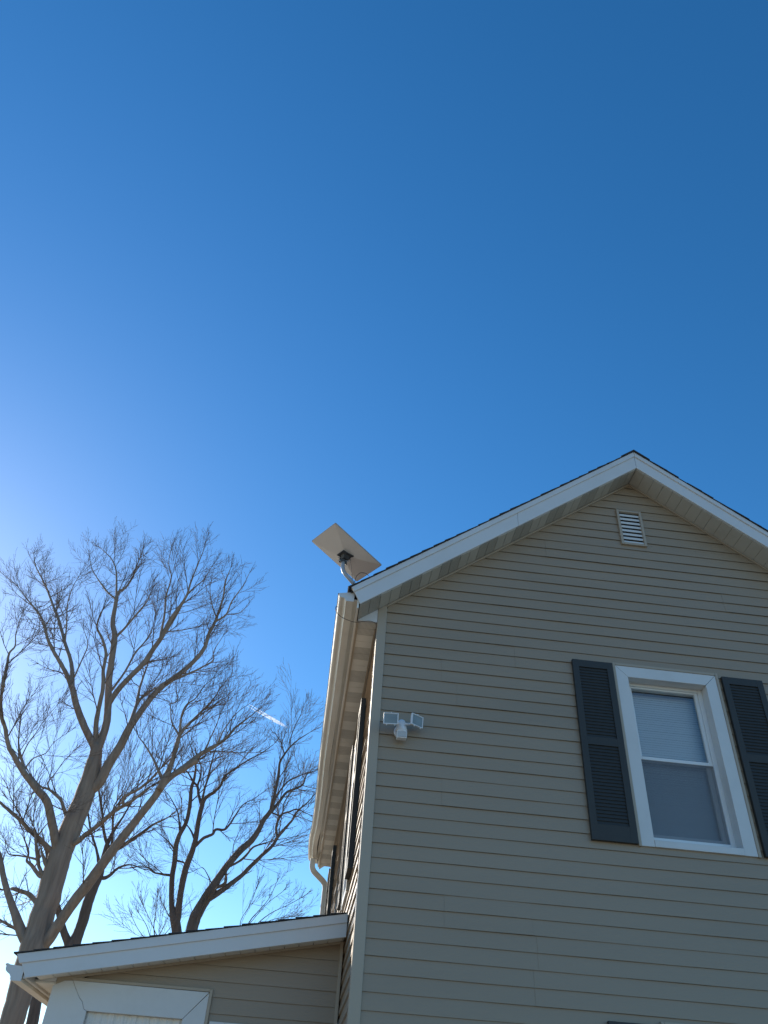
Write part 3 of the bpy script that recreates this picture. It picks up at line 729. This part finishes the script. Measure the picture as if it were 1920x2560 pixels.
# ------------------------------------------------------------------ bare trees
FPX = 1953.0
ZONE = {'A': (.217, 0, 1700), 'B': (.2983, 340, 1680), 'C': (.4219, 0, 1300), 'D': (.4943, 0, 1900), 'E': (.5787, 0, 2200)}
def sight(u, v):
    return (M3 @ Vector(((u - 960) / FPX, -(v - 1280) / FPX, -1.0)))
def limb_px(zone, pts):
    s, ox, oy = ZONE[zone]
    return [(ox + p[0] * s, oy + p[1] * s, p[2] * s) for p in pts]

class Tree:
    def __init__(s, Y, seed):
        s.Y = Y; s.r = random.Random(seed); s.trunk = MB(); s.crown = MB(); s.smp = []   # samples (u, v, depth)
        s.count = 0
    def limb(s, zone, pts, tw=1.0, start=.25, tlen=1.0, down=None, dep=None):
        px = limb_px(zone, pts); rr = s.r
        # depth of the joint: that of the nearest limb already grown
        if dep is not None: d0 = dep
        elif s.smp:
            u, v = px[0][:2]; d0 = min(s.smp, key=lambda q: (q[0] - u) ** 2 + (q[1] - v) ** 2)[2]
        else: d0 = 0.0
        if s.smp:
            u, v, w0 = px[0]; dx_, dy_ = px[1][0] - u, px[1][1] - v; ll = math.hypot(dx_, dy_)
            bu, bv = u - dx_ / ll * w0 * 1.6, v - dy_ / ll * w0 * 1.6
            q = min(s.smp, key=lambda q: (q[0] - bu) ** 2 + (q[1] - bv) ** 2)
            dd = math.hypot(q[0] - u, q[1] - v)
            if 1.5 < dd < 60 and q[1] > v - 4: px = [(q[0], q[1], w0)] + px
        slope = rr.uniform(-.45, .45) if s.smp else 0.0
        P = []; Rr = []; run = 0.0; prev = None
        # refine the pixel polyline with a spline
        path = smooth_path([Vector(q) for q in px], 5)
        for q in path:
            off = d0 + slope * run
            r = sight(q.x, q.y); t = (s.Y + off - CAMP.y) / r.y
            w = CAMP + r * t
            if prev is not None: run += (w - prev).length; 
            prev = w
            P.append(w); Rr.append(max(.006, q.z / FPX * t * .5)); s.smp.append((q.x, q.y, off))
        if down: # carry the base to the ground
            P.insert(0, Vector((P[0].x + down[0], P[0].y, -.1))); Rr.insert(0, Rr[0] * 1.25)
        # bark irregularity
        for i in range(1, len(P)):
            k = Rr[i] * (.03 if Rr[i] > .05 else .10); P[i] = P[i] + Vector((rr.uniform(-k, k), rr.uniform(-k, k), rr.uniform(-k, k))); Rr[i] *= rr.uniform(.985, 1.02) if Rr[i] > .05 else rr.uniform(.95, 1.06)
        s.trunk.tube(P, Rr, 10 if Rr[0] > .06 else 7)
        # shoots along the limb
        L = [0]
        for a, b in zip(P, P[1:]): L.append(L[-1] + (b - a).length)
        tot = L[-1]; x = tot * start if not down else tot * max(start, .5)
        while x < tot:
            i = max(k for k in range(len(L)) if L[k] <= x); i = min(i, len(P) - 2)
            f_ = (x - L[i]) / max(1e-6, L[i + 1] - L[i]); p = P[i].lerp(P[i + 1], f_); rad_ = Rr[i] + (Rr[i + 1] - Rr[i]) * f_
            t = (P[i + 1] - P[i]).normalized()
            fr = x / tot
            ln = tlen * 1.15 * rr.uniform(.4, 1.5) * (1.25 - .72 * fr)
            if rad_ > .06: ln *= .7
            s.shoot(p, s.tilt(t, rr.uniform(22, 50)), ln, min(rad_ * .5, .016), 1)
            x += rr.uniform(.6, 1.4) * (.215 if rad_ < .05 else .42) / tw
        t = (P[-1] - P[-2]).normalized()
        for k in range(3): s.shoot(P[-1], s.tilt(t, rr.uniform(3, 20)), tlen * rr.uniform(.3, .6), min(Rr[-1] * .8, .014), 1)
    def tilt(s, t, deg):
        o = t.orthogonal().normalized(); o = Matrix.Rotation(s.r.uniform(0, 2 * math.pi), 3, t) @ o
        a = rad(deg); return (t * math.cos(a) + o * math.sin(a)).normalized()
    def shoot(s, p, d, ln, r, lev):
        rr = s.r
        n = 5 if lev == 1 else (4 if lev == 2 else 3)
        pts = [p]; st = ln / n; dd = d.copy()
        for i in range(n):
            j = .085 if lev < 3 else .05
            dd = (dd + Vector((rr.uniform(-j, j), rr.uniform(-j, j), rr.uniform(-j, j) + .06))).normalized()
            pts.append(pts[-1] + dd * st)
        r1 = .0023
        s.crown.tube(pts, [max(r1, r * (1 - .8 * i / n)) for i in range(n + 1)], 3, cap=False); s.count += 1
        if lev >= 3 or ln < .12: return
        x = .12 if lev == 1 else .2
        while x < 1.0:
            f_ = x * n; i = min(int(f_), n - 1); q = pts[i].lerp(pts[i + 1], f_ - i); t = (pts[i + 1] - pts[i]).normalized()
            s.shoot(q, s.tilt(t, rr.uniform(18, 42)), ln * rr.uniform(.36, .66) * (1.1 - .5 * x), max(r * .5, .0034), lev + 1)
            x += rr.uniform(.6, 1.4) * min(.45, max(.09, (.105 if lev == 1 else .12) / ln))
    def finish(s, label, mat_, base, group='bare trees behind the side extension'):
        o = empty('bare_tree', base, label=label, cat='tree', group=group)
        s.trunk.build('trunk', mat_, o, smooth=True, fix=False)
        s.crown.build('crown', M['twig'], o, smooth=True, fix=False)
        print('tree', label[:30], s.count, len(s.crown.f))

# the big maple on the left
t = Tree(11.5, 3)
t.limb('D', [(58, 1335, 118), (108, 1160, 124), (165, 985, 146), (205, 820, 122), (245, 700, 118), (280, 560, 116), (320, 440, 112), (362, 340, 106), (420, 200, 96), (465, 60, 82), (478, 0, 74)], tw=.25, start=.6, tlen=.8, down=(-.1, 0))
t.limb('C', [(545, 1480, 90), (566, 1400, 76), (572, 1330, 62)], tw=.01, start=.9)
t.limb('C', [(560, 1350, 45), (500, 1225, 42), (450, 1090, 38), (430, 1000, 34), (385, 895, 26), (330, 800, 22), (285, 710, 18), (266, 640, 14), (240, 570, 11), (170, 480, 7), (110, 400, 4)], tw=1)
t.limb('C', [(430, 1000, 28), (427, 900, 25), (415, 820, 22), (385, 730, 20), (350, 600, 17), (315, 510, 14), (285, 425, 12), (250, 350, 9), (210, 270, 6), (200, 200, 4)], tw=1.2)
t.limb('C', [(385, 740, 10), (395, 620, 9), (400, 500, 7), (430, 400, 5), (470, 330, 3)], tw=1)
t.limb('C', [(440, 930, 10), (480, 840, 8), (520, 740, 6), (500, 660, 3)], tw=1)
t.limb('C', [(275, 640, 9), (225, 540, 7), (150, 480, 5), (100, 440, 3)], tw=1)
t.limb('C', [(568, 1320, 32), (570, 1210, 30), (585, 1120, 27), (610, 1000, 24), (612, 890, 21), (628, 790, 18), (605, 700, 15), (575, 640, 12), (590, 570, 10), (605, 540, 9)], tw=.7)
t.limb('C', [(590, 1330, 48), (630, 1210, 44), (640, 1100, 42), (645, 960, 38), (662, 830, 36), (680, 690, 33), (668, 610, 28), (685, 500, 22), (700, 430, 17), (745, 400, 13), (790, 330, 10), (815, 260, 6), (850, 170, 4)], tw=1)
t.limb('C', [(690, 470, 12), (640, 430, 10), (580, 350, 7), (545, 290, 5), (530, 220, 3)], tw=1)
t.limb('C', [(690, 430, 13), (688, 300, 9), (660, 230, 6), (600, 170, 3)], tw=1.1)
t.limb('C', [(690, 690, 16), (740, 640, 13), (800, 570, 11), (860, 500, 7), (890, 440, 4)], tw=1.1)
t.limb('C', [(640, 1100, 34), (690, 1020, 32), (760, 940, 30), (850, 850, 29), (905, 770, 28), (960, 690, 26), (1000, 610, 25), (1050, 535, 20), (1105, 450, 14), (1130, 370, 10), (1170, 270, 7), (1210, 170, 4)], tw=1.2)
t.limb('C', [(955, 670, 16), (975, 560, 12), (985, 450, 10), (1015, 340, 7), (1000, 250, 5), (1020, 150, 3)], tw=1)
t.limb('C', [(1000, 640, 12), (1060, 540, 9), (1120, 430, 8), (1200, 360, 6), (1260, 270, 3)], tw=1)
t.limb('C', [(1000, 660, 8), (1090, 650, 6), (1180, 630, 3)], tw=1.4)
t.limb('C', [(660, 1010, 15), (740, 900, 12), (800, 790, 11), (860, 720, 9), (900, 650, 6), (920, 560, 4)], tw=1)
t.limb('C', [(585, 1560, 62), (640, 1455, 56), (715, 1335, 50), (765, 1235, 45), (810, 1170, 38), (890, 1060, 34), (955, 990, 32), (1040, 930, 30), (1125, 860, 26), (1205, 770, 22), (1240, 670, 20), (1275, 600, 17), (1320, 470, 11), (1335, 370, 8), (1365, 290, 4)], tw=1, tlen=.8)
t.limb('C', [(1030, 945, 15), (1130, 905, 12), (1210, 865, 10), (1265, 830, 8), (1265, 780, 5), (1320, 690, 3)], tw=1)
t.limb('C', [(1280, 600, 13), (1340, 560, 10), (1375, 480, 8), (1440, 390, 5), (1475, 320, 3)], tw=1.1, tlen=.6)
t.limb('C', [(1340, 560, 7), (1420, 550, 5), (1470, 500, 3)], tw=1, tlen=.6)
t.limb('C', [(1275, 560, 8), (1250, 480, 6), (1245, 400, 3)], tw=1)
t.limb('C', [(775, 1200, 26), (810, 1090, 20), (830, 990, 14), (860, 900, 11), (880, 840, 8)], tw=.8)
t.limb('C', [(825, 1070, 11), (900, 1010, 8), (1000, 950, 5), (1040, 900, 3)], tw=1)
# long limb swinging out to the left
t.limb('A', [(660, 1990, 110), (630, 1800, 95), (590, 1600, 92), (540, 1400, 86), (420, 1250, 76), (270, 1060, 64), (150, 860, 54), (95, 750, 48), (60, 560, 44), (10, 390, 40), (15, 200, 34), (45, 50, 30)], tw=.7, start=.4)
t.limb('C', [(20, 960, 22), (42, 860, 18), (55, 790, 13), (90, 745, 9), (95, 670, 6), (130, 560, 4)], tw=1.2, start=.3)
t.limb('A', [(285, 1050, 34), (245, 900, 26), (215, 750, 20), (225, 560, 12), (250, 400, 8), (300, 280, 5)], tw=1)
t.limb('A', [(245, 900, 18), (320, 740, 12), (420, 600, 9), (520, 450, 7), (650, 300, 4)], tw=1.2)
t.limb('A', [(300, 1000, 18), (390, 900, 14), (530, 840, 10), (620, 720, 7), (760, 620, 4)], tw=.9)
t.limb('A', [(785, 1640, 52), (735, 1480, 42), (690, 1370, 36), (560, 1260, 26), (460, 1220, 22), (340, 1080, 14)], tw=.6)
t.limb('A', [(570, 1260, 20), (555, 1180, 16), (640, 1070, 11), (740, 930, 8), (840, 830, 5)], tw=1.2)
t.limb('A', [(640, 2010, 70), (540, 1920, 58), (440, 1820, 54), (330, 1720, 46), (240, 1620, 40), (100, 1500, 34), (0, 1410, 28), (-120, 1300, 22)], tw=.7, start=.3)
t.limb('A', [(440, 1790, 16), (540, 1660, 11), (640, 1580, 7), (720, 1540, 4)], tw=1.2)
t.limb('A', [(560, 2200, 60), (500, 2040, 36), (465, 1920, 9)], tw=.2, start=.9, tlen=.3)
t.limb('A', [(500, 2240, 44), (440, 2120, 38), (415, 1900, 34), (400, 1760, 20), (388, 1670, 8)], tw=.6)
t.limb('A', [(460, 2260, 46), (370, 2140, 40), (310, 2080, 28), (330, 1980, 20), (280, 1820, 14), (275, 1700, 8)], tw=1)
t.limb('A', [(400, 2060, 26), (320, 2040, 22), (200, 2020, 18), (110, 2010, 14), (70, 1960, 8)], tw=1.2)
t.limb('D', [(205, 760, 24), (160, 690, 23), (110, 665, 20), (60, 650, 18)], tw=.8)
t.limb('D', [(150, 960, 56), (105, 860, 50), (70, 760, 38), (45, 690, 32), (20, 600, 28), (0, 500, 24), (-30, 380, 18)], tw=.6, start=.4)
t.limb('D', [(135, 905, 20), (90, 862, 16), (40, 832, 14), (-10, 805, 12)], tw=1)
# low limb sweeping right across the sky
t.limb('D', [(235, 920, 60), (300, 825, 54), (365, 730, 54), (450, 620, 54), (530, 510, 50), (610, 405, 46), (700, 290, 40), (780, 190, 36), (850, 95, 33), (930, 45, 28), (1000, 0, 25)], tw=.5, start=.3)
t.limb('B', [(290, 880, 52), (400, 800, 46), (500, 720, 42), (580, 665, 38), (680, 610, 30), (760, 550, 24), (830, 470, 18), (920, 400, 12), (1010, 330, 7)], tw=1.4, start=.1)
t.limb('B', [(240, 900, 62), (290, 790, 42), (330, 660, 38), (362, 540, 34), (400, 480, 26), (480, 400, 20), (570, 310, 16), (640, 240, 12), (690, 160, 6)], tw=1.2)
t.limb('B', [(368, 510, 24), (380, 380, 18), (420, 280, 14), (500, 220, 10), (570, 120, 8), (640, 60, 4)], tw=1)
t.limb('B', [(355, 520, 16), (300, 420, 12), (290, 310, 9), (280, 250, 6), (220, 230, 4)], tw=1)
t.limb('B', [(345, 240, 9), (340, 160, 6), (330, 90, 4)], tw=1)
t.limb('B', [(215, 890, 28), (150, 740, 18), (80, 620, 12), (20, 540, 7)], tw=1.1)
t.limb('B', [(690, 590, 14), (740, 480, 10), (850, 340, 7), (960, 260, 4)], tw=1.2)
t.limb('B', [(580, 660, 12), (630, 540, 10), (680, 430, 8), (700, 360, 5)], tw=1.2)
t.limb('A', [(880, 1870, 60), (1000, 1770, 52), (1120, 1680, 52), (1240, 1580, 50), (1330, 1500, 44), (1480, 1420, 40), (1600, 1330, 32), (1720, 1240, 26)], tw=.8, start=.2)
t.limb('C', [(740, 1640, 18), (830, 1590, 16), (900, 1530, 14), (945, 1480, 10)], tw=1)
t.limb('A', [(1310, 1490, 18), (1420, 1340, 12), (1510, 1180, 8), (1580, 1040, 5)], tw=1.3)
t.finish('largest bare tree, its thick trunk fanning into long limbs at the left edge', M['bark'], (-6.6, 11.5, 0))

# forked dark tree standing behind it
t = Tree(17.0, 5)
t.limb('D', [(165, 1320, 58), (200, 1150, 56), (270, 1030, 66), (350, 965, 78), (395, 880, 54), (420, 810, 54), (445, 720, 52), (475, 640, 48), (505, 575, 40), (520, 500, 24), (545, 420, 22), (580, 350, 16), (620, 290, 10), (660, 220, 6)], tw=.5, start=.4, down=(.2, 0))
t.limb('D', [(350, 945, 42), (320, 860, 34), (295, 760, 30), (270, 670, 26), (255, 560, 22), (230, 430, 16)], tw=.5)
t.limb('A', [(1250, 1950, 46), (1215, 1830, 36), (1190, 1700, 32), (1180, 1550, 28), (1150, 1350, 24), (1140, 1220, 14), (1180, 1050, 8), (1230, 920, 5)], tw=1.2)
t.limb('A', [(1140, 2100, 40), (1110, 1950, 28), (1050, 1750, 24), (1020, 1580, 20), (1000, 1400, 12), (960, 1250, 7)], tw=1)
t.limb('A', [(1290, 1880, 30), (1300, 1700, 26), (1300, 1560, 24), (1320, 1440, 16), (1420, 1280, 8), (1500, 1100, 5)], tw=1.3)
t.limb('D', [(545, 590, 18), (600, 545, 12), (660, 530, 8), (720, 550, 4)], tw=1.2)
t.limb('D', [(600, 445, 22), (700, 380, 16), (770, 330, 12), (850, 290, 6)], tw=1.2)
t.finish('dark forked tree with a narrow V of two stems just right of the largest trunk', M['barkdark'], (-6.0, 17.0, 0))

# upright twin-stemmed tree in the middle
t = Tree(15.0, 8)
t.limb('B', [(345, 2350, 84), (345, 2200, 84), (325, 2080, 80), (300, 1960, 46), (298, 1840, 44), (305, 1700, 44), (325, 1580, 44), (335, 1460, 42), (362, 1370, 38), (420, 1260, 34), (450, 1130, 32), (462, 980, 28), (490, 880, 22), (500, 780, 14), (470, 660, 8), (440, 560, 5)], tw=.6, start=.35, down=(0, 0))
t.limb('B', [(350, 2040, 60), (370, 1880, 52), (395, 1740, 54), (425, 1620, 52), (465, 1520, 48), (500, 1400, 42), (520, 1270, 40), (545, 1150, 38), (580, 1060, 30), (650, 1010, 26), (710, 950, 22), (740, 880, 18), (830, 810, 15), (940, 740, 12), (1050, 680, 9), (1150, 610, 5)], tw=.8, start=.3)
t.limb('B', [(505, 1450, 28), (570, 1390, 26), (640, 1360, 24), (670, 1320, 22), (740, 1320, 20), (790, 1270, 16), (840, 1190, 12), (900, 1110, 9), (990, 1060, 6), (1060, 1010, 4)], tw=1)
t.limb('B', [(545, 1110, 26), (525, 1030, 24), (515, 960, 20), (480, 920, 18), (440, 850, 12), (400, 800, 8), (380, 720, 5)], tw=1)
t.limb('B', [(555, 1080, 22), (575, 980, 18), (600, 900, 16), (620, 820, 14), (650, 700, 11), (670, 640, 7)], tw=1.2)
t.limb('B', [(515, 960, 18), (540, 870, 16), (545, 790, 12), (525, 740, 8)], tw=1)
t.limb('B', [(300, 1705, 22), (220, 1695, 18), (150, 1680, 14), (100, 1640, 9), (20, 1590, 5)], tw=1.2)
t.limb('B', [(340, 1580, 16), (380, 1590, 15), (405, 1600, 12)], tw=.3, start=.9, tlen=.3)
t.limb('B', [(490, 1400, 20), (460, 1330, 14), (425, 1280, 9)], tw=.5, tlen=.6)
t.limb('B', [(365, 1360, 18), (360, 1230, 14), (340, 1150, 10), (280, 1040, 6), (230, 980, 4)], tw=1.1)
t.limb('B', [(315, 1480, 14), (270, 1420, 10), (200, 1360, 7), (130, 1300, 4)], tw=1.2)
t.limb('B', [(460, 1090, 12), (510, 1040, 10), (590, 960, 8), (640, 930, 5)], tw=.8)
t.limb('B', [(700, 960, 10), (740, 870, 8), (770, 790, 5)], tw=1.2)
t.finish('slender upright tree forking into two dark stems above the middle of the extension roof', M['barkdark'], (-3.2, 15.0, 0))

# the leaning tree at its right
t = Tree(14.0, 11)
t.limb('B', [(440, 2350, 96), (460, 2200, 96), (495, 2060, 100), (550, 1960, 90), (610, 1860, 86), (670, 1760, 66), (730, 1670, 58), (800, 1580, 56), (880, 1490, 54), (970, 1410, 50), (1030, 1320, 44), (1070, 1240, 40), (1130, 1160, 36), (1155, 1060, 28), (1175, 960, 26), (1195, 860, 24), (1205, 760, 20), (1245, 690, 16), (1300, 620, 12), (1370, 560, 9), (1450, 510, 5)], tw=.7, start=.35, down=(-.3, 0))
t.limb('B', [(640, 1880, 56), (720, 1830, 44), (800, 1770, 40), (880, 1710, 36), (950, 1640, 34), (1050, 1540, 30), (1140, 1460, 28), (1190, 1380, 26), (1250, 1310, 22), (1310, 1240, 18), (1350, 1170, 15), (1440, 1090, 10), (1510, 1010, 6)], tw=.8)
t.limb('B', [(690, 1800, 26), (745, 1770, 28), (755, 1690, 22)], tw=.2, start=.9, tlen=.2)
t.limb('B', [(780, 1630, 20), (860, 1590, 20), (920, 1540, 20), (980, 1470, 16), (1060, 1440, 12), (1130, 1420, 8), (1220, 1400, 5), (1330, 1380, 3)], tw=1)
t.limb('B', [(1185, 1380, 22), (1175, 1300, 20), (1215, 1200, 18), (1290, 1170, 14), (1350, 1150, 10), (1440, 1190, 5)], tw=1)
t.limb('B', [(1140, 1160, 30), (1200, 1090, 24), (1260, 1010, 20), (1330, 980, 18), (1400, 940, 15), (1430, 860, 10), (1500, 830, 6)], tw=1.1)
t.limb('B', [(1145, 1130, 20), (1180, 1040, 16), (1260, 930, 13), (1340, 880, 10), (1430, 850, 6)], tw=1.1)
t.limb('B', [(1140, 1180, 14), (1220, 1200, 12), (1240, 1100, 10), (1300, 1010, 7), (1380, 900, 4)], tw=1.1)
t.limb('B', [(1240, 680, 12), (1215, 590, 9), (1170, 520, 5)], tw=1.3)
t.limb('B', [(1290, 620, 11), (1300, 540, 9), (1340, 440, 6), (1380, 360, 3)], tw=1.4)
t.limb('B', [(640, 1790, 10), (600, 1700, 8), (560, 1640, 5), (520, 1650, 3)], tw=1)
t.limb('B', [(810, 1560, 9), (820, 1440, 7), (870, 1330, 4)], tw=1)
t.finish('dark tree leaning right toward the house gutter with long rising limbs', M['barkdark'], (-3.0, 14.0, 0))

# thin saplings showing just over the roof
t = Tree(12.0, 21)
for k, pts in enumerate([[(900, 2200, 12), (960, 2080, 9), (1040, 1990, 7), (1120, 1890, 5), (1180, 1760, 3)], [(930, 2200, 10), (1050, 2080, 8), (1150, 2010, 6), (1260, 1960, 4), (1370, 1900, 3)],
                          [(870, 2210, 8), (880, 2080, 6), (950, 1960, 4), (1000, 1840, 3)], [(1000, 2180, 8), (1110, 2090, 6), (1220, 2060, 4), (1320, 2050, 3)], [(960, 2100, 6), (1090, 1950, 4), (1230, 1840, 3)]]):
    t.limb('B', pts, tw=.6, tlen=.62, down=(.1 * k, 0) if k == 0 else None)
t.finish('pale twiggy sapling peeping over the extension roof beside the downspout', M['twig'], (-1.9, 12.0, 0), group='saplings behind the extension roof')
t = Tree(12.5, 23)
for k, pts in enumerate([[(160, 2250, 10), (150, 2120, 8), (170, 2000, 6), (180, 1880, 3)], [(130, 2250, 8), (90, 2130, 6), (30, 2030, 4)], [(180, 2230, 8), (240, 2120, 6), (280, 2020, 3)],
                          [(170, 2200, 7), (110, 2060, 5), (60, 1960, 3)], [(190, 2250, 8), (290, 2140, 5), (340, 2060, 3)], [(100, 2260, 8), (20, 2160, 5), (-30, 2060, 3)]]):
    t.limb('B', pts, tw=.6, tlen=.62, down=(.05, 0) if k == 0 else None)
t.finish('thin upright sapling of faint twigs left of the slender twin-stemmed tree', M['twig'], (-3.8, 12.5, 0), group='saplings behind the extension roof')

# ------------------------------------------------------------------ contrail
def far(u, v, d): return CAMP + sight(u, v).normalized() * d
A_, B_ = far(620, 1763, 21000), far(719, 1819, 20000)
p = MB(); nrm = (B_ - A_).normalized().cross(Vector((0, 1, 0))).normalized()
for off in (-24, 24):
    pts = []; rs = []
    for k in range(25):
        q = k / 24; pts.append(A_.lerp(B_, q) + nrm * off * (1.5 - q)); rs.append((6 + 15 * min(1, q * 1.8)) * (1 if q < .8 else max(.3, (1 - q) / .2)) * R_.uniform(.85, 1.15))
    p.tube(pts, rs, 8)
tag(p.build('contrail', M['trail'], smooth=True, fix=False), 'short white vapour trail slanting down through the blue sky above the leaning tree', 'contrail')
